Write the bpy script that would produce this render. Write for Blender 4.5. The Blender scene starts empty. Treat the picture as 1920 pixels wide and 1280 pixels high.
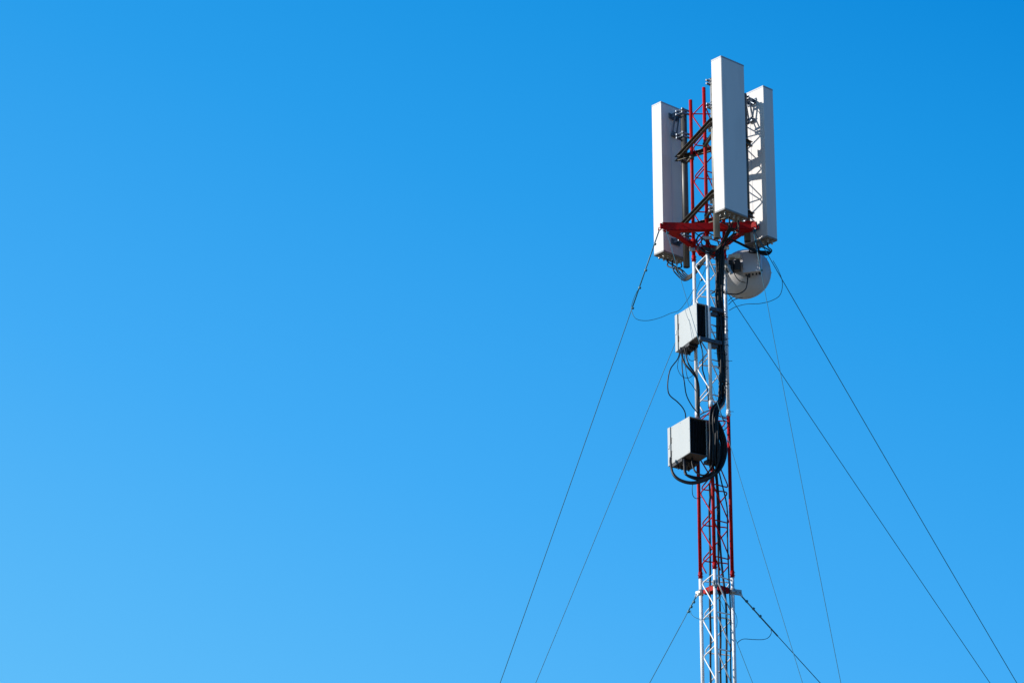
import bpy, bmesh, math, random
from math import radians, cos, sin, tan, pi, sqrt
from mathutils import Vector, Matrix

scene = bpy.context.scene
COL = scene.collection
random.seed(7)

# ------------------------------------------------------------------ camera
FOC = 6840.0                      # focal length in photo pixels (1920 wide)
PITCH = radians(22.5)
CAMZ = 1.6
YM = 54.2                         # distance of the mast axis from the camera
cam_d = bpy.data.cameras.new('camera')
cam = bpy.data.objects.new('camera', cam_d)
COL.objects.link(cam)
cam.location = (0, 0, CAMZ)
cam.rotation_euler = (radians(90) + PITCH, 0, 0)
cam_d.sensor_width = 36
cam_d.lens = FOC / 1920 * 36
cam_d.clip_start = 0.1
cam_d.clip_end = 3000
scene.camera = cam

# ------------------------------------------------------------------ sun and sky
SUN_AZ = 183                      # plan angle of the sun (0 = right, 90 = away from camera)
SUN_EL = 30
sun_d = bpy.data.lights.new('sun', 'SUN')
sun_d.energy = 5.0
sun_d.angle = radians(0.6)
sun_d.color = (1.0, 0.955, 0.89)
sun = bpy.data.objects.new('sun', sun_d)
COL.objects.link(sun)
sdir = Vector((cos(radians(SUN_AZ)) * cos(radians(SUN_EL)), sin(radians(SUN_AZ)) * cos(radians(SUN_EL)), sin(radians(SUN_EL))))
sun.rotation_euler = sdir.to_track_quat('Z', 'Y').to_euler()
sun.location = (-20, -20, 60)

world = bpy.data.worlds.new('World')
scene.world = world
world.use_nodes = True
wn, wl = world.node_tree.nodes, world.node_tree.links
bgn = wn['Background']
bgn.inputs['Strength'].default_value = 0.084
sky = wn.new('ShaderNodeTexSky')
sky.sky_type = 'NISHITA'
sky.sun_disc = False
sky.sun_elevation = radians(SUN_EL)
sky.sun_rotation = radians(90 - SUN_AZ)
sky.ozone_density = 4
sky.dust_density = 0.5
tc = wn.new('ShaderNodeTexCoord')
dot = wn.new('ShaderNodeVectorMath'); dot.operation = 'DOT_PRODUCT'
dot.inputs[1].default_value = (-0.32, 0.0, -0.95)
wl.new(tc.outputs['Generated'], dot.inputs[0])
mr = wn.new('ShaderNodeMapRange')          # t = dot + 0.445
mr.inputs['From Min'].default_value = -1.0
mr.inputs['From Max'].default_value = 0.5
mr.inputs['To Min'].default_value = 0
mr.inputs['To Max'].default_value = 1
wl.new(dot.outputs['Value'], mr.inputs['Value'])
ramp = wn.new('ShaderNodeValToRGB')
stops = [(-0.54, (.002, .07, .30)), (-0.045, (.001, .250, .72)), (0.0, (.009, .303, .79)), (0.045, (.020, .344, .85)),
         (0.122, (.052, .416, .935)), (0.21, (.112, .515, .972)), (0.45, (.34, .66, .99)), (0.9, (.60, .78, .98))]
el = ramp.color_ramp.elements
while len(el) < len(stops):
    el.new(0.5)
for e, (t, c) in zip(el, stops):
    e.position = (t - 0.445 + 1.0) / 1.5
    e.color = (*c, 1)
wl.new(mr.outputs[0], ramp.inputs[0])
sc10 = wn.new('ShaderNodeVectorMath'); sc10.operation = 'SCALE'; sc10.inputs['Scale'].default_value = 10
wl.new(ramp.outputs[0], sc10.inputs[0])
mixs = wn.new('ShaderNodeMix'); mixs.data_type = 'RGBA'
mixs.inputs['Factor'].default_value = 0.03
wl.new(sc10.outputs[0], mixs.inputs['A'])
wl.new(sky.outputs[0], mixs.inputs['B'])
wl.new(mixs.outputs['Result'], bgn.inputs['Color'])

scene.view_settings.view_transform = 'Standard'
scene.view_settings.look = 'None'
scene.view_settings.exposure = 0.25
scene.view_settings.gamma = 1


# ------------------------------------------------------------------ helpers
def at(px, py, dz=0.0):
    """point seen at photo pixel (px, py) on the vertical plane dz metres behind the mast axis"""
    u = (px - 960) / FOC
    v = (640 - py) / FOC
    dy = cos(PITCH) - v * sin(PITCH)
    dZ = sin(PITCH) + v * cos(PITCH)
    t = (YM + dz) / dy
    return Vector((u * t, YM + dz, CAMZ + dZ * t))


def tag(o, label=None, cat=None, group=None, kind=None):
    if label: o['label'] = label
    if cat: o['category'] = cat
    if group: o['group'] = group
    if kind: o['kind'] = kind
    return o


def thing(name, loc, label, cat, group=None, rotz=0.0):
    o = bpy.data.objects.new(name, None)
    COL.objects.link(o)
    o.empty_display_size = 0.2
    o.location = loc
    o.rotation_euler = (0, 0, rotz)
    return tag(o, label, cat, group)


class MB:
    def __init__(self):
        self.bm = bmesh.new()

    def box(self, c, size, rot=None, bevel=0.0):
        m = Matrix.Translation(Vector(c))
        if rot is not None:
            m = m @ rot.to_4x4()
        tmp = bmesh.new()
        bmesh.ops.create_cube(tmp, size=1.0)
        for v in tmp.verts:
            v.co = Vector((v.co.x * size[0], v.co.y * size[1], v.co.z * size[2]))
        if bevel > 0:
            bmesh.ops.bevel(tmp, geom=tmp.edges[:], offset=bevel, segments=2, affect='EDGES', profile=0.6)
        for v in tmp.verts:
            v.co = m @ v.co
        self._merge(tmp)
        return self

    def _merge(self, tmp, smooth=False):
        me = bpy.data.meshes.new('tmp')
        for f in tmp.faces:
            f.smooth = f.smooth or smooth
        tmp.to_mesh(me)
        tmp.free()
        self.bm.from_mesh(me)
        bpy.data.meshes.remove(me)

    def beam(self, p0, p1, w, h, up=Vector((0, 0, 1)), bevel=0.0):
        """box from p0 to p1, w across, h along up"""
        p0, p1 = Vector(p0), Vector(p1)
        d = (p1 - p0)
        L = d.length
        x = d.normalized()
        y = up.cross(x)
        y.normalize()
        z = x.cross(y)
        rot = Matrix((x, y, z)).transposed()
        return self.box((p0 + p1) / 2, (L, w, h), rot, bevel)

    def tube(self, pts, r, n=8, caps=True):
        pts = [Vector(p) for p in pts]
        bm = self.bm
        rings = []
        t0 = (pts[1] - pts[0]).normalized()
        ref = Vector((0, 0, 1)) if abs(t0.z) < 0.9 else Vector((1, 0, 0))
        nrm = (ref - t0 * ref.dot(t0)).normalized()
        for i, p in enumerate(pts):
            if i == 0: t = pts[1] - pts[0]
            elif i == len(pts) - 1: t = pts[-1] - pts[-2]
            else: t = (pts[i + 1] - pts[i]).normalized() + (pts[i] - pts[i - 1]).normalized()
            if t.length < 1e-9:
                t = Vector((0, 0, 1))
            t.normalize()
            nrm = (nrm - t * nrm.dot(t))
            if nrm.length < 1e-6:
                nrm = t.orthogonal()
            nrm.normalize()
            b = t.cross(nrm)
            rr = r[i] if isinstance(r, (list, tuple)) else r
            rings.append([bm.verts.new(p + (nrm * cos(2 * pi * k / n) + b * sin(2 * pi * k / n)) * rr) for k in range(n)])
        for a, c in zip(rings, rings[1:]):
            for k in range(n):
                f = bm.faces.new((a[k], a[(k + 1) % n], c[(k + 1) % n], c[k]))
                f.smooth = True
        if caps:
            bm.faces.new(list(reversed(rings[0])))
            bm.faces.new(rings[-1])
        return self

    def cyl(self, p0, p1, r, n=16):
        return self.tube([p0, p1], r, n)

    def pipe(self, p0, p1, r, wall=0.005, n=24):
        """open hollow tube"""
        p0, p1 = Vector(p0), Vector(p1)
        d = (p1 - p0).normalized()
        a = d.orthogonal().normalized(); b = d.cross(a)
        bm = self.bm
        def ring(p, rr): return [bm.verts.new(p + (a * cos(2 * pi * k / n) + b * sin(2 * pi * k / n)) * rr) for k in range(n)]
        o0, o1, i0, i1 = ring(p0, r), ring(p1, r), ring(p0, r - wall), ring(p1, r - wall)
        for k in range(n):
            j = (k + 1) % n
            f = bm.faces.new((o0[k], o0[j], o1[j], o1[k])); f.smooth = True
            f = bm.faces.new((i0[j], i0[k], i1[k], i1[j])); f.smooth = True
            bm.faces.new((o0[j], o0[k], i0[k], i0[j]))
            bm.faces.new((o1[k], o1[j], i1[j], i1[k]))
        return self

    def lathe(self, prof, origin, axis, n=48):
        """prof: list of (along axis, radius)"""
        origin = Vector(origin); d = Vector(axis).normalized()
        a = d.orthogonal().normalized(); b = d.cross(a)
        bm = self.bm
        rings = []
        for (t, r) in prof:
            if r < 1e-5:
                rings.append([bm.verts.new(origin + d * t)])
            else:
                rings.append([bm.verts.new(origin + d * t + (a * cos(2 * pi * k / n) + b * sin(2 * pi * k / n)) * r) for k in range(n)])
        for p, q in zip(rings, rings[1:]):
            for k in range(n):
                j = (k + 1) % n
                if len(p) == 1 and len(q) == 1: continue
                if len(p) == 1: f = bm.faces.new((p[0], q[j], q[k]))
                elif len(q) == 1: f = bm.faces.new((p[k], p[j], q[0]))
                else: f = bm.faces.new((p[k], p[j], q[j], q[k]))
                f.smooth = True
        return self

    def prism(self, poly, z0, z1, bevel=0.0):
        tmp = bmesh.new()
        lo = [tmp.verts.new((x, y, z0)) for x, y in poly]
        hi = [tmp.verts.new((x, y, z1)) for x, y in poly]
        n = len(poly)
        tmp.faces.new(list(reversed(lo))); tmp.faces.new(hi)
        for k in range(n):
            j = (k + 1) % n
            tmp.faces.new((lo[k], lo[j], hi[j], hi[k]))
        bmesh.ops.recalc_face_normals(tmp, faces=tmp.faces[:])
        if bevel > 0:
            bmesh.ops.bevel(tmp, geom=tmp.edges[:], offset=bevel, segments=2, affect='EDGES')
        self._merge(tmp)
        return self

    def bolt(self, p, axis, r=0.011, h=0.012):
        """hex head with a stub of thread"""
        p = Vector(p); ax = Vector(axis).normalized()
        self.tube([p, p + ax * h], r, 6)
        self.tube([p + ax * h, p + ax * (h * 2.2)], r * 0.5, 6)
        return self

    def taper(self, h, l, k):
        for v in self.bm.verts:
            if v.co.z < h * .5:
                v.co.z -= k * max(0.0, v.co.y) / l
        return self

    def build(self, name, mat, parent=None, world=False):
        me = bpy.data.meshes.new(name)
        bmesh.ops.recalc_face_normals(self.bm, faces=self.bm.faces[:])
        if world and parent is not None:
            inv = chain(parent).inverted()
            for v in self.bm.verts:
                v.co = inv @ v.co
        self.bm.to_mesh(me)
        self.bm.free()
        me.materials.append(mat)
        o = bpy.data.objects.new(name, me)
        COL.objects.link(o)
        if parent is not None:
            o.parent = parent
        return o


def chain(o):
    m = Matrix.Translation(o.location) @ o.rotation_euler.to_matrix().to_4x4()
    return chain(o.parent) @ m if o.parent else m


def smooth(pts, seg=8):
    """Catmull-Rom through the points"""
    pts = [Vector(p) for p in pts]
    P_ = [pts[0] * 2 - pts[1]] + pts + [pts[-1] * 2 - pts[-2]]
    out = []
    for i in range(1, len(P_) - 2):
        a, b, c, d = P_[i - 1], P_[i], P_[i + 1], P_[i + 2]
        for s in range(seg):
            t = s / seg
            out.append(0.5 * ((2 * b) + (c - a) * t + (2 * a - 5 * b + 4 * c - d) * t * t + (3 * b - a - 3 * c + d) * t ** 3))
    out.append(pts[-1])
    return out


def rounded(pts, r, seg=5):
    pts = [Vector(p) for p in pts]
    out = [pts[0]]
    for a, b, c in zip(pts, pts[1:], pts[2:]):
        ra = min(r, (a - b).length * 0.45); rc = min(r, (c - b).length * 0.45)
        p = b + (a - b).normalized() * ra
        q = b + (c - b).normalized() * rc
        for s in range(seg + 1):
            t = s / seg
            out.append(p.lerp(b, t).lerp(b.lerp(q, t), t))
    out.append(pts[-1])
    return out


def copy_tree(o, parent=None):
    c = o.copy()
    COL.objects.link(c)
    c.parent = parent
    for ch in [x for x in list(COL.objects) if x.parent == o]:
        copy_tree(ch, c)
    return c


# ------------------------------------------------------------------ materials
def mat(name, col, rough=0.5, metal=0.0, var=0.12, scale=6.0, dirt=None, dirt_amt=0.0, bump=0.0, spec=0.5, streak=False):
    m = bpy.data.materials.new(name)
    m.use_nodes = True
    n, l = m.node_tree.nodes, m.node_tree.links
    b = n['Principled BSDF']
    b.inputs['Metallic'].default_value = metal
    b.inputs['Specular IOR Level'].default_value = spec
    g = n.new('ShaderNodeNewGeometry')
    mp = n.new('ShaderNodeMapping')
    mp.inputs['Scale'].default_value = (1, 1, 0.18) if streak else (1, 1, 1)
    l.new(g.outputs['Position'], mp.inputs['Vector'])
    nz = n.new('ShaderNodeTexNoise')
    nz.inputs['Scale'].default_value = scale
    nz.inputs['Detail'].default_value = 8
    nz.inputs['Roughness'].default_value = 0.62
    l.new(mp.outputs[0], nz.inputs['Vector'])
    hsv = n.new('ShaderNodeHueSaturation')
    hsv.inputs['Color'].default_value = (*col, 1)
    vr = n.new('ShaderNodeMapRange')
    vr.inputs['From Min'].default_value = 0.25; vr.inputs['From Max'].default_value = 0.75
    vr.inputs['To Min'].default_value = 1 - var; vr.inputs['To Max'].default_value = 1 + var * 0.6
    l.new(nz.outputs['Fac'], vr.inputs['Value'])
    l.new(vr.outputs[0], hsv.inputs['Value'])
    out = hsv.outputs[0]
    if dirt is not None:
        n2 = n.new('ShaderNodeTexNoise')
        n2.inputs['Scale'].default_value = scale * 2.7
        n2.inputs['Detail'].default_value = 6
        l.new(mp.outputs[0], n2.inputs['Vector'])
        r2 = n.new('ShaderNodeMapRange')
        r2.inputs['From Min'].default_value = 0.52; r2.inputs['From Max'].default_value = 0.70
        r2.inputs['To Min'].default_value = 0; r2.inputs['To Max'].default_value = dirt_amt
        l.new(n2.outputs['Fac'], r2.inputs['Value'])
        mx = n.new('ShaderNodeMix'); mx.data_type = 'RGBA'
        l.new(r2.outputs[0], mx.inputs['Factor'])
        l.new(out, mx.inputs['A'])
        mx.inputs['B'].default_value = (*dirt, 1)
        out = mx.outputs['Result']
    l.new(out, b.inputs['Base Color'])
    rr = n.new('ShaderNodeMapRange')
    rr.inputs['To Min'].default_value = max(0.05, rough - 0.1); rr.inputs['To Max'].default_value = min(1, rough + 0.12)
    l.new(nz.outputs['Fac'], rr.inputs['Value'])
    l.new(rr.outputs[0], b.inputs['Roughness'])
    if bump > 0:
        bp = n.new('ShaderNodeBump')
        bp.inputs['Strength'].default_value = bump
        bp.inputs['Distance'].default_value = 0.004
        l.new(nz.outputs['Fac'], bp.inputs['Height'])
        l.new(bp.outputs[0], b.inputs['Normal'])
    return m


M = {}
M['red'] = mat('red_paint', (.39, .003, .004), 0.5, var=.3, scale=9, dirt=(.12, .010, .006), dirt_amt=.7, spec=.12)
M['white'] = mat('white_paint', (.76, .75, .74), 0.42, var=.08, scale=9, dirt=(.42, .38, .33), dirt_amt=.5)
M['radome'] = mat('radome_plastic', (.63, .595, .56), 0.55, var=.05, scale=2.2, dirt=(.50, .47, .44), dirt_amt=.3, streak=True, spec=.3)
M['cap'] = mat('cap_plastic', (.30, .31, .33), 0.5, var=.1)
M['cab'] = mat('cabinet_paint', (.415, .43, .415), 0.45, var=.05, scale=3, dirt=(.45, .44, .40), dirt_amt=.35, streak=True)
M['cab_dark'] = mat('heat_sink_black', (.010, .010, .011), 0.6, var=.3, spec=.3)
M['under'] = mat('cabinet_plate', (.20, .19, .18), 0.6, var=.2, scale=8, dirt=(.10, .06, .04), dirt_amt=.5)
M['galv'] = mat('galvanised_steel', (.42, .43, .42), 0.42, metal=.55, var=.25, scale=14, dirt=(.22, .20, .17), dirt_amt=.6)
M['pipe'] = mat('weathered_pipe', (.26, .25, .22), 0.5, metal=.1, var=.25, scale=11, dirt=(.10, .085, .06), dirt_amt=.6, streak=True)
M['shade_pipe'] = mat('shaded_weathered_pipe', (.085, .080, .070), 0.45, metal=.2, var=.35, scale=11, dirt=(.05, .04, .03), dirt_amt=.6, streak=True)  # darker copy of the pipe material: deep shade put into the base colour
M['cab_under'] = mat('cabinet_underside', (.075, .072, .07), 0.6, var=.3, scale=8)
M['strut'] = mat('dark_channel_steel', (.085, .072, .052), 0.45, metal=.35, var=.35, scale=12, dirt=(.05, .035, .02), dirt_amt=.6)
M['bracket'] = mat('bracket_zinc', (.13, .16, .20), 0.4, metal=.4, var=.25, scale=16)
M['dark_bracket'] = mat('painted_bracket', (.055, .065, .085), 0.5, var=.3, scale=12)
M['cable'] = mat('cable_rubber', (.005, .005, .006), 0.45, var=.35, scale=20, spec=.28)
M['cable_glint'] = mat('glint_toned_cable', (.035, .034, .032), 0.5, var=.3, scale=20)  # paler cable colour, painting in the glints on two trunk cables
M['wire'] = mat('steel_wire', (.015, .12, .17), 0.5, metal=.1, var=.3, scale=30)
M['conn'] = mat('connector_metal', (.50, .47, .42), 0.3, metal=.85, var=.3, scale=30)
M['dish'] = mat('dish_paint', (.50, .48, .47), 0.5, var=.08, scale=4, dirt=(.40, .36, .32), dirt_amt=.3)
M['odu'] = mat('radio_paint', (.48, .48, .52), 0.5, var=.06, scale=4)
M['cream'] = mat('mount_cream', (.62, .57, .48), 0.5, var=.15)
M['black'] = mat('black_cast', (.014, .014, .017), 0.5, var=.4)

# ground: dark scrub and soil
gm = bpy.data.materials.new('dry_grass_ground'); gm.use_nodes = True
gn, gl = gm.node_tree.nodes, gm.node_tree.links
gno = gn.new('ShaderNodeTexNoise'); gno.inputs['Scale'].default_value = 0.35; gno.inputs['Detail'].default_value = 10
grr = gn.new('ShaderNodeValToRGB')
grr.color_ramp.elements[0].position = .35; grr.color_ramp.elements[0].color = (.07, .07, .035, 1)
grr.color_ramp.elements[1].position = .68; grr.color_ramp.elements[1].color = (.27, .20, .13, 1)
ggeo = gn.new('ShaderNodeNewGeometry')
gl.new(ggeo.outputs['Position'], gno.inputs['Vector'])
gl.new(gno.outputs['Fac'], grr.inputs[0])
gl.new(grr.outputs[0], gn['Principled BSDF'].inputs['Base Color'])
gn['Principled BSDF'].inputs['Roughness'].default_value = .95

# ------------------------------------------------------------------ ground (a knoll under the mast)
MX, MY = 3.193, YM


def ground_z(x, y):
    d = sqrt((x - MX) ** 2 + (y - MY) ** 2)
    t = min(1, max(0, (d - 15) / 27))
    k = 1 - (3 * t * t - 2 * t ** 3)
    return k * (10.2 + 0.04 * (y - MY)) + 0.05 * sin(x * .7) * cos(y * .6) * (1 if d > 3 else 0)


bm = bmesh.new()
xs = [-900, -500, -250, -120] + [-70 + 3.5 * i for i in range(42)] + [120, 250, 500, 900]
ys = [-600, -300, -120] + [-60 + 3.5 * i for i in range(52)] + [180, 350, 700, 1500]
grid = [[bm.verts.new((x, y, ground_z(x, y))) for x in xs] for y in ys]
for j in range(len(ys) - 1):
    for i in range(len(xs) - 1):
        f = bm.faces.new((grid[j][i], grid[j][i + 1], grid[j + 1][i + 1], grid[j + 1][i])); f.smooth = True
g_ = MB(); g_.bm.free(); g_.bm = bm
tag(g_.build('ground', gm), kind='structure')

# ------------------------------------------------------------------ lattice mast
LEG_A = {'M': radians(263.3), 'R': radians(23.3), 'L': radians(143.3)}
RAD = 0.289
LEGR = 0.0285


def leg_xy(k, rad=RAD):
    return Vector((MX + rad * cos(LEG_A[k]), MY + rad * sin(LEG_A[k]), 0))


tops = [28.24, 25.52, 22.80, 20.09, 17.37, 14.65, 11.93]
bottom_z = ground_z(MX, MY) - 0.1
mast = thing('lattice_mast', (MX, MY, bottom_z), 'tall three-legged red and white banded lattice mast carrying the antennas', 'mast')
for si, zt in enumerate(tops):
    zb = tops[si + 1] if si + 1 < len(tops) else bottom_z
    red = si % 2 == 0
    m = M['red'] if red else M['white']
    sec = bpy.data.objects.new('mast_section', None)
    COL.objects.link(sec)
    sec.parent = mast
    sec.location = (0, 0, zb - bottom_z)
    sec['label'] = ('red' if red else 'white') + ' painted mast section'
    for k in 'LMR':
        p = leg_xy(k)
        lt = 28.45 if si == 0 else zt
        b = MB()
        b.tube([Vector((p.x, p.y, zb)), Vector((p.x, p.y, lt))], LEGR, 18)
        # sleeve joint with bolts at the lower end
        b.tube([Vector((p.x, p.y, zb + 0.002)), Vector((p.x, p.y, zb + 0.11))], LEGR + 0.006, 18)
        b.bolt((p.x + .03, p.y - .012, zb + .03), (1, -.3, 0), .008, .008)
        b.bolt((p.x + .03, p.y - .012, zb + .08), (1, -.3, 0), .008, .008)
        b.bolt((p.x - .03, p.y - .012, zb + .055), (-1, -.3, 0), .008, .008)
        b.build('leg', m, sec, True)
    nodes = []
    z = zt - 0.08
    while z > zb + 0.12:
        nodes.append(z)
        z -= 0.60
    for A, B in (('L', 'M'), ('M', 'R'), ('R', 'L')):
        a, c = leg_xy(A), leg_xy(B)
        inw = ((a + c) / 2 - Vector((MX, MY, 0))).normalized() * -0.012
        e = (c - a).normalized() * (LEGR * 0.75)
        pa, pc = a + e + inw, c - e + inw
        pts = [Vector((pc.x, pc.y, nodes[0] + 0.07)), Vector((pc.x, pc.y, nodes[0] + .03))]
        pts.append(Vector((pa.x, pa.y, nodes[0])))
        for i in range(1, len(nodes)):
            jit = random.uniform(-.006, .006)
            pts.append(Vector((pc.x, pc.y, nodes[i] + 0.065 + jit)))
            pts.append(Vector((pa.x, pa.y, nodes[i] + jit)))
        zl = max(nodes[-1] - 0.52, zb + 0.04)
        f = (nodes[-1] - zl) / 0.535
        pts.append(Vector((pa.x + (pc.x - pa.x) * f, pa.y + (pc.y - pa.y) * f, zl)))
        MB().tube(rounded(pts, 0.085, 6), 0.0108, 8).build('brace', m, sec, True)

# ------------------------------------------------------------------ red star frame for the top guys
FZ = 25.90
FR = 0.815
FA = [radians(207.8), radians(327.8), radians(87.8)]
fc = [Vector((MX + FR * cos(a), MY + FR * sin(a), FZ)) for a in FA]
frame = thing('triangular_outrigger', (MX, MY, FZ), 'dark red triangular outrigger frame bolted round the mast below the antennas', 'outrigger')
UP = Vector((0, 0, 1))
for i in range(3):
    a, c = fc[i], fc[(i + 1) % 3]
    d = (c - a).normalized()
    b = MB()
    inn = (Vector((MX, MY, FZ)) - (a + c) / 2).normalized()
    # angle profile: upright web and a flat flange turned inward
    b.beam(a, c, .012, .115, bevel=.002)
    b.beam(a + d * .03 + inn * .046 + UP * -.0605, c - d * .03 + inn * .046 + UP * -.0605, .085, .010, bevel=.002)
    for q in (.2, .36, .64, .8):
        p = a.lerp(c, q) - inn * .008
        b.bolt(p + UP * .02, -inn, .011, .01)
    b.build('frame_bar', M['red'], frame, True)
for i in range(3):
    a = fc[i]
    d1 = (fc[(i + 1) % 3] - a).normalized(); d2 = (fc[(i + 2) % 3] - a).normalized()
    out = (a - Vector((MX, MY, FZ))).normalized()
    poly = [a + out * .05, a + d1 * .30, a + d1 * .26 + d2 * .05, a + d1 * .05 + d2 * .26, a + d2 * .30]
    b = MB()
    b.prism([(p.x, p.y) for p in poly], FZ - .078, FZ - .068)
    b.prism([(p.x, p.y) for p in poly], FZ + .060, FZ + .070)
    b.build('gusset_plate', M['red'], frame, True)
    l = MB()
    l.beam(a - out * .04, a + out * .085, .03, .09, bevel=.004)
    l.tube([a + out * .085 + Vector((-.02, 0, -.03)), a + out * .10 + Vector((-.02, 0, -.08)), a + out * .10 + Vector((.02, 0, -.08)), a + out * .085 + Vector((.02, 0, -.03))], .009, 8)
    l.bolt(a + out * .07 + Vector((0, -.02, .01)), (0, -1, 0), .014, .014)
    l.build('guy_lug', M['red'] if i < 2 else M['galv'], frame, True)
# ties from the mast legs to the frame bars, with clamp plates
for k in 'LMR':
    p = leg_xy(k)
    out = (p - Vector((MX, MY, 0))).normalized()
    # leg is nearest to the middle of one bar
    mids = [(fc[i] + fc[(i + 1) % 3]) / 2 for i in range(3)]
    mid = max(mids, key=lambda q: (q - Vector((MX, MY, FZ))).normalized().dot(out))
    t_ = MB()
    pz = Vector((p.x, p.y, FZ - .03))
    t_.beam(pz, Vector((mid.x, mid.y, FZ - .03)), .05, .07, bevel=.003)
    t_.tube([pz + UP * -.05, pz + UP * .05], LEGR + .014, 14)
    t_.build('leg_clamp', M['red'], frame, True)
    b = MB()
    for s in (-1, 1):
        q = pz + Vector((s * .055, -.03, -.16))
        b.bolt(q, (s * .3, -1, .0), .016, .02)
        b.bolt(q + UP * .05, (s * .3, -1, .0), .012, .02)
    b.beam(pz + Vector((-.075, -.035, -.14)), pz + Vector((.075, -.035, -.14)), .012, .05, bevel=.002)
    b.tube([pz + UP * -.17, pz + UP * -.11], LEGR + .012, 14)
    b.build('splice_clamp', M['galv'], frame, True)

# ------------------------------------------------------------------ lower guy collar
CZ = 19.86
collar = thing('guy_collar', (MX, MY, CZ), 'red collar with grey clamps round the lower white mast section', 'collar')
for A, B in (('L', 'M'), ('M', 'R'), ('R', 'L')):
    a, c = leg_xy(A, .12 if A == 'M' else .265), leg_xy(B, .12 if B == 'M' else .265)
    a.z = c.z = CZ
    d = (c - a).normalized()
    b = MB()
    b.beam(a + d * .04, c - d * .04, .014, .075, bevel=.002)
    inn = (Vector((MX, MY, CZ)) - (a + c) / 2).normalized()
    b.beam(a + d * .04 + inn * .035 + UP * .042, c - d * .04 + inn * .035 + UP * .042, .07, .008)
    b.build('collar_bar', M['red'], collar, True)
lug = {}
for k in 'LMR':
    p = leg_xy(k); p.z = CZ
    out = (p - Vector((MX, MY, CZ))).normalized()
    b = MB()
    b.tube([p + UP * -.045, p + UP * .045], LEGR + .014, 16)
    ln = .09 if k != 'R' else .15
    side = out.cross(UP).normalized()
    b.beam(p + out * .02 + side * .014, p + out * ln + side * .014, .010, .085 if k == 'R' else .07, bevel=.003)
    b.beam(p + out * .02 - side * .014, p + out * ln - side * .014, .010, .085 if k == 'R' else .07, bevel=.003)
    b.bolt(p + out * (ln - .025) + side * .02, side, .014, .012)
    b.bolt(p + out * .055 + side * .02, side, .012, .012)
    b.build('leg_clamp', M['galv'], collar, True)
    b = MB()
    e = p + out * (ln - .02)
    b.tube(rounded([e + side * .02, e + side * .02 + out * .03 - UP * .06, e - side * .02 + out * .03 - UP * .06, e - side * .02], .02), .008, 8)
    b.build('shackle', M['galv'], collar, True)
    lug[k] = e + out * .03 - UP * .06

# ------------------------------------------------------------------ antenna mounting pipes and their channel frames
PIPES = {'M': (3.283, 53.37, 25.49, 28.33), 'L': (2.853, 54.605, 25.53, 28.37), 'R': (3.812, 53.935, 25.69, 28.34)}
pl = {'M': 'grey mounting pipe behind the tallest middle panel antenna, its open end hanging below it',
      'L': 'dark mounting pipe on the right of the left panel antenna, reaching below the red frame',
      'R': 'short dark mounting pipe end between the right antenna and the red frame'}
for k, (x, y, z0, z1) in PIPES.items():
    t = thing('mounting_pipe', (x, y, z0), pl[k], 'pipe', 'steel pipes holding the panel antennas')
    MB().pipe((0, 0, 0), (0, 0, z1 - z0), .054).build('tube', M['pipe'] if k == 'M' else M['shade_pipe'], t)
    MB().tube([(0, 0, .012), (0, 0, .02)], .047, 20).build('end_plug', M['black'], t)

for zi, (z, lab) in enumerate(((27.52, 'upper frame of dark steel channels linking the three antenna pipes'),
                               (26.24, 'lower frame of dark steel channels just above the red triangular frame'))):
    t = thing('antenna_support', (MX, MY, z), lab, 'frame', 'dark channel frames between the antenna pipes')
    pp = {k: Vector((v[0], v[1], z)) for k, v in PIPES.items()}
    for A, B, offs, ext in (('L', 'M', .0, .13), ('L', 'R', .0, .06), ('M', 'R', .0, .06)):
        a, c = pp[A], pp[B]
        d = (c - a).normalized()
        out = ((a + c) / 2 - Vector((MX, MY, z))).normalized()
        side = d.cross(UP).normalized()
        if side.dot(out) < 0: side = -side
        if (A, B) == ('L', 'R'):
            side = -side * 1.0
        zo = {('L', 'M'): 0.0, ('L', 'R'): -.095, ('M', 'R'): -.19}[(A, B)] * (0.55)
        a2, c2 = a - d * ext + side * .075 + UP * zo, c + d * ext + side * .075 + UP * zo
        b = MB()
        hgt = .085
        b.beam(a2, c2, .008, hgt, bevel=.001)
        b.beam(a2 + side * .026 + UP * (hgt / 2 - .004), c2 + side * .026 + UP * (hgt / 2 - .004), .045, .007)
        b.beam(a2 + side * .026 - UP * (hgt / 2 - .004), c2 + side * .026 - UP * (hgt / 2 - .004), .045, .007)
        for q in (.12, .3, .5, .7, .88):
            b.bolt(a2.lerp(c2, q) + side * .006, side, .010, .008)
        b.build('channel', M['strut'], t, True)
    for k in 'LMR':
        p = pp[k]
        for s in (1,):
            b = MB()
            ring = [p + Vector((cos(q), sin(q), 0)) * .062 + UP * -.01 for q in [i * 2 * pi / 20 for i in range(21)]]
            b.tube(ring, .007, 8, caps=False)
            b.tube([q + UP * -.07 for q in ring], .007, 8, caps=False)
            dd = (Vector((MX, MY, z)) - p).normalized()
            b.beam(p + dd * .07 + dd.cross(UP) * .09 - UP * .05, p + dd * .07 - dd.cross(UP) * .09 - UP * .05, .012, .12, bevel=.002)
            for s2 in (-1, 1):
                for s3 in (-.01, -.08):
                    b.bolt(p + dd * .078 + dd.cross(UP) * (.062 * s2) + UP * s3, dd, .012, .012)
            b.build('pipe_clamp', M['galv'], t, True)
    # ties from the pipes in to the mast
    for k in 'LMR':
        lp = leg_xy(k); lp.z = z - .12
        b = MB()
        other = min(pp.values(), key=lambda q: (q - lp).length)
        q = Vector((other.x, other.y, z - .12))
        b.beam(lp, q, .045, .045, bevel=.003)
        b.tube([lp + UP * -.04, lp + UP * .04], LEGR + .012, 14)
        b.build('tie_bar', M['strut'], t, True)

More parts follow.
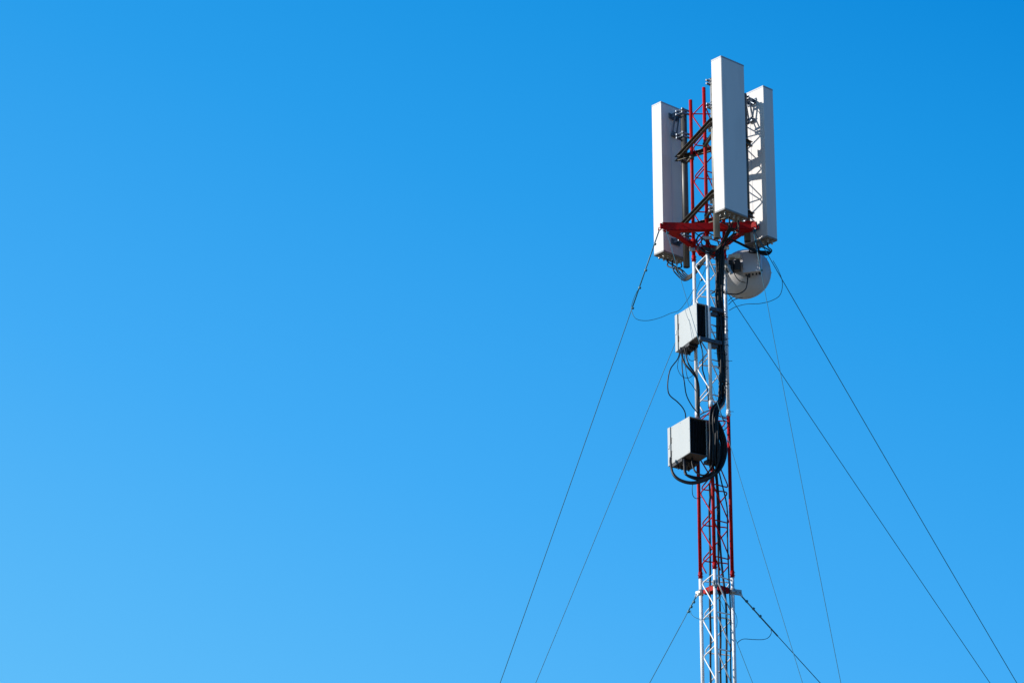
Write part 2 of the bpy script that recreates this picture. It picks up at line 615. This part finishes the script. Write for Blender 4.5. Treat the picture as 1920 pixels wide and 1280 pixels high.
# ------------------------------------------------------------------ panel antennas
W_, D_, H_ = .53, .235, 2.735


def make_antenna():
    t = thing('panel_antenna', (0, 0, 0), 'x', 'antenna', 'panel antennas round the mast top')
    w, d = W_ / 2, D_ / 2
    # body cross-section: flat front with soft corners
    poly = []
    r = .022
    for cx, cy, a0 in ((w - r, -d + r, -90), (w - .008, d - .008, 0), (-w + .008, d - .008, 90), (-w + r, -d + r, 180)):
        rr = r if cy < 0 else .008
        for s in range(6):
            a = radians(a0 + s * 18)
            poly.append((cx + rr * cos(a), cy + rr * sin(a)))
    b = MB()
    b.prism(poly, .03, H_ - .03)
    body = b.build('body', M['radome'], t)
    for i, z0 in enumerate((0.0, H_ - .03)):
        b = MB()
        b.prism([(x * 1.008, y * 1.018) for x, y in poly], z0, z0 + .03, .003)
        o = b.build('end_cap', M['cap'] if i else M['under'], t)
        o['label'] = 'grey top cap' if i else 'dull bottom cap with sockets'
    # seam and rails on the back
    b = MB()
    b.box((.05, d + .001, H_ / 2), (.006, .006, H_ - .10))
    b.build('back_rail', M['odu'], t)
    # tilt brackets
    for zi, z in enumerate((.24, 2.52)):
        b = MB()
        b.box((0, d + .012, z), (.20, .014, .10), bevel=.002)
        for s in (-1, 1):
            b.box((s * .055, d + .075, z), (.008, .12, .075), bevel=.002)
            b.bolt((s * .085, d + .02, z + .03), (0, 1, 0), .010, .010)
            b.bolt((s * .085, d + .02, z - .03), (0, 1, 0), .010, .010)
            b.bolt((s * .061, d + .115, z), (s, 0, 0), .013, .010)
            b.bolt((s * .061, d + .040, z + .01), (s, 0, 0), .011, .010)
            if zi == 1:
                # scissor links folded down the back
                b.beam((s * .044, d + .11, z + .01), (s * .044, d + .045, z - .30), .007, .035, up=Vector((0, 1, 0)), bevel=.001)
                b.beam((s * .036, d + .045, z - .30), (s * .036, d + .15, z - .42), .007, .035, up=Vector((0, 1, 0)), bevel=.001)
                b.bolt((s * .050, d + .045, z - .30), (s, 0, 0), .012, .010)
        if zi == 1:
            b.box((0, d + .03, z - .34), (.12, .05, .05), bevel=.003)
            b.cyl((-.07, d + .05, z - .30), (.07, d + .05, z - .30), .008, 8)
        # clamp round the pipe
        zc = z if zi == 0 else z
        for zz in (zc - .03, zc + .03) if zi == 0 else (zc - .03, zc + .03, zc - .40, zc - .46):
            b.box((0, d + .162, zz), (.17, .018, .035), bevel=.003)
            b.box((0, d + .300, zz), (.17, .014, .035), bevel=.003)
            for s in (-1, 1):
                b.cyl((s * .068, d + .150, zz), (s * .068, d + .335, zz), .0065, 8)
                b.bolt((s * .068, d + .308, zz), (0, 1, 0), .012, .010)
        b.build('tilt_bracket', M['bracket'], t)
    # socket rows under the bottom cap
    k = 0
    for row in (-.05, .05):
        for i in range(5):
            x = -.20 + i * .10
            b = MB()
            b.tube([(x, row, .002), (x, row, -.022)], .021, 12)
            b.tube([(x, row, -.022), (x, row, -.060)], .015, 10)
            b.build('socket', M['conn'], t)
    return t


ant = make_antenna()
placement = [((3.508, 53.094, 25.76), 42, 'white panel antenna in the middle, highest of the three in the picture'),
             ((2.598, 54.824, 25.79), 222, 'white panel antenna left of the mast with a pipe on its shaded side'),
             ((4.050, 54.206, 25.77), 132, 'white panel antenna at the right with bracket shadows on its sunlit back')]
ants = [ant, copy_tree(ant), copy_tree(ant)]
for a_, (loc, rz, lab) in zip(ants, placement):
    a_.location = loc
    a_.rotation_euler = (0, 0, radians(rz))
    a_['label'] = lab
ANT = [Matrix.Translation(Vector(l)) @ Matrix.Rotation(radians(r), 4, 'Z') for l, r, _ in placement]


# ------------------------------------------------------------------ equipment cabinets
def make_cabinet(name, near, w, l, h, lab, tp, arms, mat_side):
    t = thing(name, near, lab, 'cabinet', 'equipment cabinets on the mast', radians(30))
    dl = .07
    y1 = l - dl - .012
    b = MB()
    # shell: thin sheet sides so the end face is recessed
    b.box((.006, y1 / 2, h / 2), (.012, y1, h), bevel=.003)
    b.box((w - .006, y1 / 2, h / 2), (.012, y1, h), bevel=.003)
    b.box((w / 2, y1 / 2, h - .006), (w - .026, y1, .012))
    b.box((w / 2, y1 - .01, h / 2), (w - .026, .02, h - .026))
    for y in (.03, y1 * .5, y1 - .03):
        for z in (.025, h - .025):
            b.bolt((0, y, z), (-1, 0, 0), .006, .003)
    for z in (h * .33, h * .66):
        b.bolt((0, .016, z), (-1, 0, 0), .006, .003)
        b.bolt((0, y1 - .03, z), (-1, 0, 0), .006, .003)
    b.taper(h, l, tp).build('body', M['cab'], t)
    b = MB()
    b.box((w / 2, y1 / 2 + .02, h / 2), (w - .028, y1 - .08, h - .03))
    n = max(6, int(w / .028))
    for i in range(n):
        x = .024 + (w - .048) * i / (n - 1)
        b.box((x, .034, h / 2), (.006, .050, h - .05))
    b.build('heat_sink', M['cab_dark'], t)
    b = MB()
    b.box((w / 2, y1 * .22, -.006), (w - .004, y1 * .44, .012), bevel=.002)
    b.taper(h, l, tp).build('bottom_plate', M['cab_under'], t)
    b = MB()
    b.box((w / 2, y1 * .74, -.028), (w - .01, y1 * .56, .06), bevel=.004)
    for i in range(4):
        for j in range(2):
            x = w * (.2 + .2 * i); y = y1 * (.56 + .28 * j)
            b.tube([(x, y, -.05), (x, y, -.085)], .016, 10)
            b.tube([(x, y, -.085), (x, y, -.11)], .011, 10)
    b.taper(h, l, tp).build('gland_tray', M['black'], t)
    # door slab at the far end
    b = MB()
    b.box((w / 2 - .004, l - dl / 2, h / 2 - .01), (w + .03, dl, h + .015), bevel=.006)
    dr = b.taper(h, l, tp).build('door', M['cab'], t)
    for z in (h * .25, h * .62):
        MB().box((-.006, y1 + .006, z), (.02, .016, .10), bevel=.002).build('hinge', M['black'], t)
    b = MB()
    b.box((-.022, l - dl / 2, h * .45), (.014, .028, .07), bevel=.003)
    b.build('latch', M['galv'], dr)
    b = MB()
    b.box((w + .034, .045, h / 2 + .01), (.062, .02, h + .02), bevel=.003)
    b.box((w + .010, .18, h / 2 + .01), (.012, .26, h + .01), bevel=.003)
    b.taper(h, l, tp).build('back_plate', mat_side, t)
    for z, ln, x0 in arms:
        b = MB()
        b.box((x0 + ln / 2, -.012, z), (ln, .05, .06), bevel=.004)
        b.box((x0 + ln - .11, .05, z - .055), (.12, .09, .06), bevel=.01)
        b.bolt((x0 + ln - .05, -.037, z), (0, -1, 0), .013, .012)
        b.bolt((x0 + ln - .14, -.037, z), (0, -1, 0), .013, .012)
        b.build('mounting_arm', M['dark_bracket'], t)
    return t


nu = at(1307, 629, -.45); nt = at(1304.5, 567, -.45)
cab1 = make_cabinet('equipment_cabinet', nu, .185, .62, nt.z - nu.z, 'slim grey equipment cabinet on the white mast section, below the dish', .055,
                    [(-.045, .42, .03), (nt.z - nu.z - .055, .23, .25)], M['dark_bracket'])
nu2 = at(1293.8, 847, -.45); nt2 = at(1290.6, 780, -.45)
cab2 = make_cabinet('equipment_cabinet', nu2, .33, .62, nt2.z - nu2.z, 'wider grey equipment cabinet on the red mast section, cable loops beneath it', .028,
                    [(-.04, .16, .32), (nt2.z - nu2.z - .07, .16, .36)], M['dark_bracket'])

# ------------------------------------------------------------------ microwave dish
dc = at(1396, 512, .55)
ax = Vector((.28, .96, 0)).normalized()
dish = thing('microwave_dish', dc, 'round grey microwave dish seen from behind, under the right antenna', 'dish')
R = .415
prof = [(-.27, 0.0), (-.27, .09), (-.262, .15), (-.235, .23), (-.18, .31), (-.11, .37), (-.04, .404), (0, R), (.005, R + .008), (.10, R + .008), (.105, R - .004), (.12, .30), (.135, .15), (.14, 0)]
MB().lathe(prof, (0, 0, 0), ax, 64).build('reflector', M['dish'], dish)
b = MB()
ring = [(.028, R + .009), (.028, R + .016), (.05, R + .016), (.05, R + .009)]
b.lathe(ring, (0, 0, 0), ax, 64)
for i in range(10):
    q = 2 * pi * i / 10 + .2
    a = ax.orthogonal().normalized(); bb = ax.cross(a)
    o = (a * cos(q) + bb * sin(q))
    b.bolt(o * (R + .014) + ax * .04, o, .010, .010)
b.build('rim_band', M['dish'], dish)
sx = Vector((ax.y, -ax.x, 0))            # to the right seen from behind
rotd = Matrix((sx, ax, UP)).transposed()
# radio unit
o1 = at(1411, 493, .20) - dc
b = MB()
b.box(o1, (.295, .15, .375), rotd, bevel=.012)
b.box(o1 + sx * .10 - ax * .002, (.012, .156, .34), rotd, bevel=.002)
ru = b.build('radio_unit', M['odu'], dish)
for i, dx in enumerate((-.11, -.06, 0, .06, .115)):
    p = o1 + sx * dx - UP * .188
    MB().tube([p, p - UP * (.03 + .03 * (i == 1))], .020 if i in (1, 4) else .014, 10).build('port', M['black'], ru)
b = MB()
b.tube([o1 + ax * .06, -ax * .25], .09, 20)
b.build('feed_hub', M['odu'], dish)
# mount: cream casting lit from above and dark pole clamp
b = MB()
o2 = at(1378, 481, .16) - dc
b.box(o2, (.20, .10, .06), rotd, bevel=.008)
b.box(o2 + sx * .05 - UP * .03 + ax * .0, (.09, .09, .05), rotd, bevel=.008)
b.build('mount_casting', M['cream'], dish)
b = MB()
o3 = at(1377, 499, .18) - dc
b.box(o3 - sx * .05, (.075, .11, .20), rotd, bevel=.01)
b.box(o3 + sx * .055, (.085, .10, .18), rotd, bevel=.01)
b.box(o3 + ax * .12, (.10, .22, .10), rotd, bevel=.008)
o4 = at(1368, 505, .10) - dc
b.beam(o3 - sx * .05, o4 - sx * .03, .06, .12)
b.build('pole_clamp', M['black'], dish)
b = MB()
for i, (x, y) in enumerate(((1358, 488), (1363, 496), (1366, 505), (1370, 512), (1356, 500))):
    p = at(x, y, .02) - dc
    b.box(p, (.045, .03, .04), Matrix.Rotation(.4 * i, 3, 'Y'), bevel=.006)
    b.bolt(p - Vector((0, .015, 0)), (0, -1, 0), .014, .014)
b.beam(at(1360, 490, .03) - dc, at(1372, 514, .08) - dc, .03, .05, bevel=.004)
b.beam(at(1359, 500, .06) - dc, at(1368, 500, .12) - dc, .05, .05, bevel=.004)
b.build('clamp_hardware', M['galv'], dish)


# ------------------------------------------------------------------ cables
def cable(name, pts, r, lab, cat='cable', group=None, m=None, seg=8, n=8, ties=None, conv=True):
    pts = [at(*p) if conv else Vector(p) for p in pts]
    sp = smooth(pts, seg)
    t = thing(name, pts[0], lab, cat, group)
    MB().tube(sp, r, n).build('sheath', m or M['cable'], t, True)
    if ties:
        b = MB()
        for f in ties:
            i = int(f * (len(sp) - 2))
            d = (sp[i + 1] - sp[i]).normalized()
            b.tube([sp[i] - d * .012, sp[i] + d * .012], r * 1.35, 10)
        b.build('tie', M['black'], t, True)
    return t


def cable1(name, pts, r, lab, cat='cable', group=None, m=None, seg=8, n=8):
    pts = [at(*p) if isinstance(p, tuple) else p for p in pts]
    o = MB().tube(smooth(pts, seg), r, n).build(name, m or M['cable'])
    return tag(o, lab, cat, group)


# the trunk: many feeders strapped together
trunk = [(1349, 462, -.20), (1350, 480, -.18), (1349, 520, -.17), (1349, 560, -.17), (1351, 600, -.17), (1351.5, 640, -.17),
         (1352.5, 670, -.17), (1354.5, 700, -.17), (1354.5, 735, -.18), (1351, 752, -.24), (1342, 765, -.36), (1338.5, 785, -.40), (1338.5, 820, -.40), (1338.5, 850, -.38), (1338.5, 872, -.32)]
NT = 12
for i in range(NT):
    ox = (i % 4 - 1.5) * 3.3 + random.uniform(-.8, .8)
    oz = (i // 4 - 1) * .045
    pts = []
    for j, (x, y, dz) in enumerate(trunk):
        wob = random.uniform(-1.7, 1.7)
        pts.append((x + ox * (1.15 if j > 9 else 1.0) + wob, y + (i % 3) * 2, dz + oz + random.uniform(-.02, .02)))
    # continue down inside the mast
    if i < 4:
        xs_ = (1332, 1350.5, 1362, 1370)[i]
        xr = (1331, 1346.5, 1349.5, 1364)[i]
        pts += [((1340 + xr) / 2, 900, -.15), (xr - 1, 950, .0 + .03 * i), (xr, 1010, .02), ((xr * 2 + xs_) / 3 + random.uniform(-.5, .5), 1065, .02),
                (xs_ - 1, 1130, .0), (xs_ + .5, 1190, .03), (xs_, 1240, .02), (xs_ + 1, 1300, .02), (xs_ + 3, 1420, .02), (xs_ + 6, 1600, .0)]
        q = [at(*p) for p in pts]
        q.append(Vector((q[-1].x, q[-1].y, ground_z(MX, MY) - .05)))
        cable1('feeder_cable', q, .0165 if i != 3 else .011, 'black cable running down inside the lower mast, ' +
               ('leftmost of four', 'second from left of four', 'third from left of four', 'rightmost of four')[i],
               'cable', 'feeder cables strapped in the trunk', seg=6)
    else:
        cable1('feeder_cable', pts, random.uniform(.015, .020), 'black feeder cable strapped in the thick trunk beside the two cabinets', 'cable', 'feeder cables strapped in the trunk', m=M['cable_glint'] if i in (9, 7) else None, seg=6)
# straps round the trunk
st = thing('cable_strap', at(1350, 600, -.17), 'x', 'strap', 'straps round the cable trunk')
MB().build('band', M['black'], st) if False else None
first = None
sx_pts = [(1349.5, 505), (1349, 545), (1351, 590), (1352, 612), (1352.5, 636), (1354, 664), (1356, 690), (1356.5, 718)]
names = ['topmost', 'second', 'third', 'fourth', 'fifth', 'sixth', 'seventh', 'lowest']
for i, (x, y) in enumerate(sx_pts):
    p = at(x, y, -.17)
    if first is None:
        first = st
        b = MB()
        rr = [Vector((cos(q) * .078, sin(q) * .078, sin(q * 2) * .004)) for q in [k * 2 * pi / 24 for k in range(25)]]
        b.tube(rr, .006, 6, caps=False)
        b.build('band', M['black'], st)
        b = MB()
        b.tube([Vector((-.07, -.03, 0)), Vector((-.105, -.035, .012)), Vector((-.125, -.035, .008))], .0035, 6)
        b.box((-.075, -.035, 0), (.02, .014, .018), bevel=.002)
        b.build('tail', M['black'], st)
        o = st
    else:
        o = copy_tree(first)
    o.location = p
    o.rotation_euler = (0, 0, random.uniform(-.5, .5) + (pi if i % 3 == 1 else 0))
    o['label'] = names[i] + ' black strap round the cable trunk, counted from the top' if 0 < i < 7 else names[i] + ' black strap round the thick cable trunk beside the cabinets'

# loops under and beside the lower cabinet
G1 = 'cable loops round the lower cabinet'
base = [(1347, 790, -.38), (1355, 808, -.36), (1361, 830, -.34), (1361, 852, -.34), (1354, 874, -.36), (1340, 890, -.40), (1318, 902, -.42), (1295, 906, -.40), (1274, 900, -.36), (1262, 888, -.3), (1258, 868, -.2), (1258, 858, -.1)]
for i in range(4):
    s = i * 2.9
    pts = [(x - (s if x > 1350 else s * .2), y - (s * .8 if y > 880 else 0) + (i == 2) * 2, dz + .02 * i) for x, y, dz in base]
    if i >= 2:
        pts = pts[:7] + [(1296 - 2 * i, 897 - 2 * i, -.4), (1287 - i, 884, -.36), (1281 + i, 868, -.3), (1281 + i, 856, -.2)]
    cable1('looped_cable', pts, .0195, ['black cable in the outermost loop under the lower cabinet',
                                       'black cable just inside the outermost loop under the lower cabinet',
                                       'black cable in the inner loop, rising under the middle of the lower cabinet',
                                       'black cable in the innermost tight loop under the lower cabinet'][i], 'cable', G1)
more = [([(1340, 780, -.42), (1343, 810, -.44), (1349, 835, -.44), (1348, 860, -.42), (1340, 885, -.36), (1331, 905, -.1), (1331, 930, .0)], .013, 'black cable passing down in front of the mast leg beside the lower cabinet'),
        ([(1333, 785, -.42), (1336, 815, -.44), (1337, 845, -.44), (1335, 872, -.40), (1322, 890, -.40), (1305, 885, -.36), (1298, 870, -.3), (1298, 858, -.25)], .014, 'black cable hugging the right edge of the lower cabinet, turning under it'),
        ([(1350, 770, -.36), (1356, 786, -.2), (1363, 790, .0), (1366, 796, .05), (1362, 802, .0), (1352, 812, -.2), (1346, 830, -.3)], .008, 'thin cable hooking out to the right mast leg just above the big loop'),
        ([(1342, 768, -.36), (1352, 778, -.2), (1362, 782, -.05), (1368, 784, .05)], .006, 'thin cable reaching the right mast leg at the foot of the white section'),
        ([(1308, 905, -.1), (1299, 908, -.15), (1298, 920, -.15), (1300, 930, -.1), (1306, 934, .05), (1315, 932, .15)], .0055, 'thin cable hanging in a small loop left of the mast under the lower cabinet'),
        ]
for pts, r, lab in more:
    cable1('looped_cable', pts, r, lab, 'cable', G1)
G2 = 'cables between the two cabinets'
mid = [([(1276, 652, -.1), (1271, 672, -.2), (1258, 690, -.38), (1253, 708, -.38), (1252, 728, -.38), (1256, 741, -.38), (1270, 753, -.36), (1280, 764, -.32), (1285, 775, -.25), (1286, 790, -.15)], .0095, 'black cable bowing far out to the left between the two cabinets'),
       ([(1279, 651, -.12), (1279, 690, -.35), (1283, 715, -.36), (1287, 740, -.36), (1297, 760, -.36), (1307, 773, -.34), (1313, 785, -.28)], .009, 'black cable between the cabinets falling straight, then bending right'),
       ([(1277, 652, -.1), (1282, 678, -.3), (1297, 697, -.36), (1306, 710, -.34), (1308, 730, -.30), (1308, 755, -.28), (1309, 780, -.24)], .017, 'thick black cable curving from the upper cabinet on to the left mast leg'),
       ([(1283, 650, -.15), (1290, 680, -.3), (1303, 700, -.32), (1310, 722, -.28), (1311, 750, -.26), (1311, 782, -.22)], .013, 'black cable close beside the thick one on the left mast leg'),
       ([(1280, 650, -.15), (1271, 680, -.3), (1272, 695, -.3), (1280, 706, -.3), (1292, 708, -.28), (1302, 700, -.2), (1310, 688, .0)], .0045, 'thin cable in a slack loop under the upper cabinet'),
       ([(1286, 648, -.15), (1291, 672, -.3), (1300, 676, -.25), (1308, 670, -.1)], .0045, 'short thin cable looping under the upper cabinet'),
       ([(1281, 651, -.12), (1288, 704, -.2), (1298, 722, -.1), (1306, 734, .05)], .0055, 'thin cable slanting to the left mast leg between the cabinets'),
       ([(1313, 640, -.3), (1318, 668, -.2), (1317, 690, -.1), (1322, 710, -.05), (1327, 735, -.02), (1329, 765, -.02)], .011, 'black cable falling inside the white section under the upper cabinet'),
       ([(1311, 778, -.26), (1322, 772, -.36), (1333, 768, -.42), (1341, 764, -.42)], .010, 'short black cable crossing from the left leg to the trunk above the lower cabinet'),
       ([(1312, 784, -.26), (1322, 778, -.36), (1334, 777, -.42), (1342, 772, -.42)], .008, 'second short cable crossing to the trunk, just above the lower cabinet')]
for pts, r, lab in mid:
    cable1('jumper_cable', pts, r, lab, 'cable', G2)


# jumpers under the antennas
def sock(ai, row, i):
    return ANT[ai] @ Vector((-.20 + i * .10, row, -.05))


G3 = 'jumper cables under the panel antennas'
which = ['middle', 'left', 'right']
for i in range(5):
    s = sock(1, .05 if i % 2 else -.05, 4 - i if i < 3 else i)
    s = sock(1, (.05, -.05, .05, -.05, .05)[i], i if i < 3 else i - 1)
    p2 = s - UP * random.uniform(.05, .09)
    cable1('jumper_cable', [s, p2, (1262 + i * 4.2 + random.uniform(-1, 1), 504 + i * .6, .48), (1271 + i * 3.4, 517 - i * 1.2, .44), (1283 + i * 2, 526 - i * 2.4, .40), (1296 + i, 521 - i * 2.5, .32), (1306, 511 - i * 2.0, .26), (1315, 498 - i * 2, .12), (1326, 484 - i, -.0), (1340, 470, -.12)],
           .0115, 'black jumper sagging from the left antenna to the mast, %s of five' % ['outermost', 'second', 'third', 'fourth', 'innermost'][i], 'cable', G3)
for i in range(5):
    s = sock(2, .05, i)
    p2 = s - UP * random.uniform(.05, .10)
    cable1('jumper_cable', [s, p2, (1447 - i * 3.0, 470 + i * .8, -.02), (1438 - i * 4, 478 - i * .9, -.05), (1420, 474 - i * .7, -.10), (1400, 464 - i * .6, -.14), (1380, 454 - i * .5, -.16), (1366, 449, -.17), (1356, 455, -.17), (1351, 470, -.17)],
           .0115, 'black jumper curling from the right antenna over the dish, %s of five' % ['outermost', 'second', 'third', 'fourth', 'innermost'][i], 'cable', G3)
for i in range(5):
    s = sock(0, -.05 if i % 2 else .05, i)
    p2 = s - UP * (.09 + .02 * i)
    cable1('jumper_cable', [s, p2, (1366 + i * 2, 424 + i * 1.5, -.9 + .02 * i), (1361 + i * 1.5, 438, -.7), (1356 + i, 450, -.55), (1346, 462 + i * 1.2, -.40), (1334, 466 + i * 1.5, -.36), (1322, 463 + i, -.30), (1315, 455, -.2), (1318, 444, -.1), (1330, 438, 0), (1342, 446, -.05), (1348, 460, -.12), (1349, 480, -.15)],
           .0105, 'black jumper coiling from the middle antenna round the mast, %s of five' % ['first', 'second', 'third', 'fourth', 'fifth'][i], 'cable', G3)
for i, (pts, r, lab) in enumerate([
        ([(1402, 516, .15), (1401, 530, .10), (1397, 543, .05), (1384, 551, .02), (1368, 551, -.02), (1355, 549, -.06), (1342, 547, -.14), (1334, 550, -.05)], .0105, 'black cable from under the dish radio to the mast trunk'),
        ([(1375, 508, .10), (1380, 519, .10), (1388, 527, .12), (1398, 530, .12)], .007, 'short dark cable arching across the back of the dish'),
        ([(1366, 571, .1), (1373, 564, .15), (1382, 560, .2), (1392, 558, .3)], .006, 'thin cable leaving the right mast leg just below the dish'),
        ([(1366, 564, .1), (1371, 559, .15), (1378, 555, .2)], .006, 'shortest thin cable from the right mast leg into the dish underside')]):
    cable1('radio_cable', pts, r, lab, 'cable', 'cables at the dish')

for i, (pts, r, lab) in enumerate([
        ([(1352, 470, -.25), (1340, 478, -.34), (1326, 474, -.36), (1313, 466, -.30), (1306, 452, -.2), (1312, 440, -.1), (1326, 436, -.05)], .013, 'thick black cable slung low round the mast just under the red frame'),
        ([(1284, 436, .1), (1292, 428, -.1), (1304, 437, -.3), (1316, 446, -.34), (1330, 458, -.34), (1346, 462, -.3)], .009, 'thin black cable hanging from the left half of the red frame'),
        ([(1386, 412, -.9), (1380, 428, -.75), (1374, 440, -.5), (1368, 452, -.3), (1358, 462, -.24), (1352, 478, -.2)], .012, 'black cable dropping from the right end of the middle antenna to the trunk'),
        ([(1376, 410, -.95), (1372, 424, -.85), (1376, 436, -.6), (1366, 446, -.4), (1354, 455, -.3), (1349, 470, -.22)], .012, 'black cable beside it with a kink, dropping from the middle antenna to the trunk'),
        ([(1396, 428, -.2), (1386, 436, -.15), (1374, 440, -.1), (1362, 452, -.12), (1354, 466, -.15)], .013, 'black cable slung under the right half of the red frame to the trunk')]):
    cable1('jumper_cable', pts, r, lab, 'cable', G3)

# tie stubs on the right leg
b_first = None
spots = [(1376, 677), (1368, 648), (1372, 772), (1368, 595), (1367, 548), (1369, 620)]
tl = ['long tie tail sticking out right of the white leg below the upper cabinet', 'short black tie on the right leg level with the foot of the upper cabinet',
      'black tie sticking out right just above the red paint', 'short black tie on the right leg level with the upper cabinet', 'short black tie on the right leg beside the lower dish edge',
      'short black tie on the right leg below the upper cabinet arm']
for i, (x, y) in enumerate(spots):
    p = leg_xy('R'); q = at(x, y, p.y - MY)
    p.z = q.z
    if b_first is None:
        o = thing('leg_tie', p, tl[i], 'cable tie', 'cable ties on the right mast leg')
        rr = [Vector((cos(a) * .031, sin(a) * .031, 0)) for a in [k * 2 * pi / 20 for k in range(21)]]
        MB().tube(rr, .005, 6, caps=False).build('band', M['black'], o)
        MB().tube([(.03, 0, 0), (.06, -.01, .004), (.085, -.012, 0)], .004, 6).build('tail', M['black'], o)
        b_first = o
    else:
        o = copy_tree(b_first)
        o.location = p
        o['label'] = tl[i]
        o.rotation_euler = (0, 0, -.9 - .3 * i if i not in (2,) else 0)

# ------------------------------------------------------------------ guy wires
AN = {}
AN['front'] = at(1712, 1948, 42.9 - YM)
AN['left'] = at(520, 2451, 62.5 - YM)
AN['right'] = at(2427, 2169, 59.0 - YM)
fl, fr, ff = [c + (c - Vector((MX, MY, FZ))).normalized() * q - UP * .07 for c, q in zip(fc, (.10, .015, .10))]


def guy(p0, p1, r, lab, sag=.12, grips=(.02, .035), tail=None, rod=0.0, group='guy wires holding the mast'):
    p0, p1 = Vector(p0), Vector(p1)
    t = thing('guy_wire', p0, lab, 'guy wire', group)
    pts = []
    for i in range(25):
        f = i / 24
        p = p0.lerp(p1, f)
        p.z -= sag * 4 * f * (1 - f)
        pts.append(p)
    if pts[-1].z > ground_z(p1.x, p1.y):
        e = pts[-1] + (pts[-1] - pts[-2]).normalized() * .01
        pts.append(Vector((e.x, e.y, ground_z(e.x, e.y) - .1)))
    MB().tube(pts, r * 1.12, 6).build('wire', M['wire'], t, True)
    L = (p1 - p0).length
    b = MB()
    d = (pts[1] - pts[0]).normalized()
    for g in grips:
        p = p0 + d * g
        b.box(p + Vector((.008, 0, 0)), (.04, .032, .035), d.to_track_quat('Z', 'Y').to_matrix(), bevel=.006)
        b.bolt(p + Vector((.016, -.010, 0)), (1, -.4, .3), .008, .008)
    b.build('wire_grip', M['wire'], t, True)
    if rod:
        MB().tube([p0, p0 + d * rod], r * 1.9, 8).build('turned_back_end', M['wire'], t, True)
    if tail:
        MB().tube(smooth([at(*q) for q in tail], 10), r * .9, 6).build('slack_tail', M['wire'], t, True)
    return t




def to_px(p):
    z = p.z - CAMZ
    d = p.y * cos(PITCH) + z * sin(PITCH)
    return 960 + FOC * p.x / d, 640 - FOC * (-p.y * sin(PITCH) + z * cos(PITCH)) / d


def anchor(p0, xb, ya, dz):
    sx_, sy_ = to_px(p0)
    return at(sx_ + (xb - sx_) * (ya - sy_) / (1280 - sy_), ya, dz)


guy(fl, anchor(fl, 933, 2451, 8.3), .0055, 'guy wire from the left corner of the red frame, outermost on the left', grips=(.25, .70, 1.0, 1.35), rod=1.35,
    tail=[(1195, 545, -.3), (1187, 563, -.35), (1184, 580, -.4), (1192, 597, -.45), (1212, 601, -.45), (1236, 596, -.4), (1258, 587, -.3), (1273, 582, -.2), (1287, 565, -.1), (1301, 542, .1)])
guy(ff, anchor(ff, 999, 2451, 8.3), .0045, 'guy wire on the left passing behind both cabinets, inner of the two', grips=(.3,))
guy(fr, anchor(fr, 1914, 2169, 4.8), .0058, 'guy wire from the right corner of the red frame, outermost on the right', grips=(.04,),
    tail=[(1449, 488, -.2), (1460, 508, -.2), (1467, 530, -.2), (1463, 552, -.15), (1448, 563, -.1), (1425, 569, 0), (1400, 570, .05), (1380, 575, .1), (1367, 582, .15)])
guy(ff, anchor(ff, 1865, 2169, 4.8), .0055, 'guy wire on the right emerging from under the dish, inner of two', grips=(.3,))
guy(fr, anchor(fr, 1579, 1948, -11.3), .0042, 'thin guy wire crossing the dish and falling steeply right of the mast', grips=(.35, 1.25), rod=1.2)
f2 = at(1249, 431, -.42)
guy(f2, anchor(f2, 1509, 1948, -11.3), .0036, 'thin guy wire crossing the left antenna, both cabinet faces and the mast', grips=(.1,))
guy(lug['L'], anchor(lug['L'], 1217, 2451, 8.3), .0052, 'lower guy wire from the collar down to the left, with a slack loop', sag=.03, grips=(.08, .17, .26), rod=.28,
    tail=[(1295, 1143, .2), (1296, 1150, .2), (1304, 1157, .15), (1316, 1160, .1), (1338, 1158, .05), (1356, 1157, 0), (1366, 1161, 0), (1372, 1167, .1)])
guy(lug['R'], anchor(lug['R'], 1540, 2169, 4.8), .0062, 'thick lower guy wire from the collar to the right, with a slack loop', sag=.03, grips=(.10, .26, .42), rod=.85,
    tail=[(1445, 1177, .3), (1446, 1186, .3), (1441, 1194, .28), (1431, 1198, .25), (1412, 1198, .22), (1395, 1197, .18), (1386, 1201, .12), (1382, 1206, .1)])
guy(lug['M'], anchor(lug['M'], 1412, 1948, -11.3), .0042, 'thin lower guy wire from the front mast leg, leaving the lattice low right', sag=.02, grips=(.08,),
    tail=[(1352, 1116, -.35), (1362, 1130, -.3), (1373, 1141, -.2), (1380, 1152, -.1), (1382, 1165, 0), (1380, 1176, .1)])
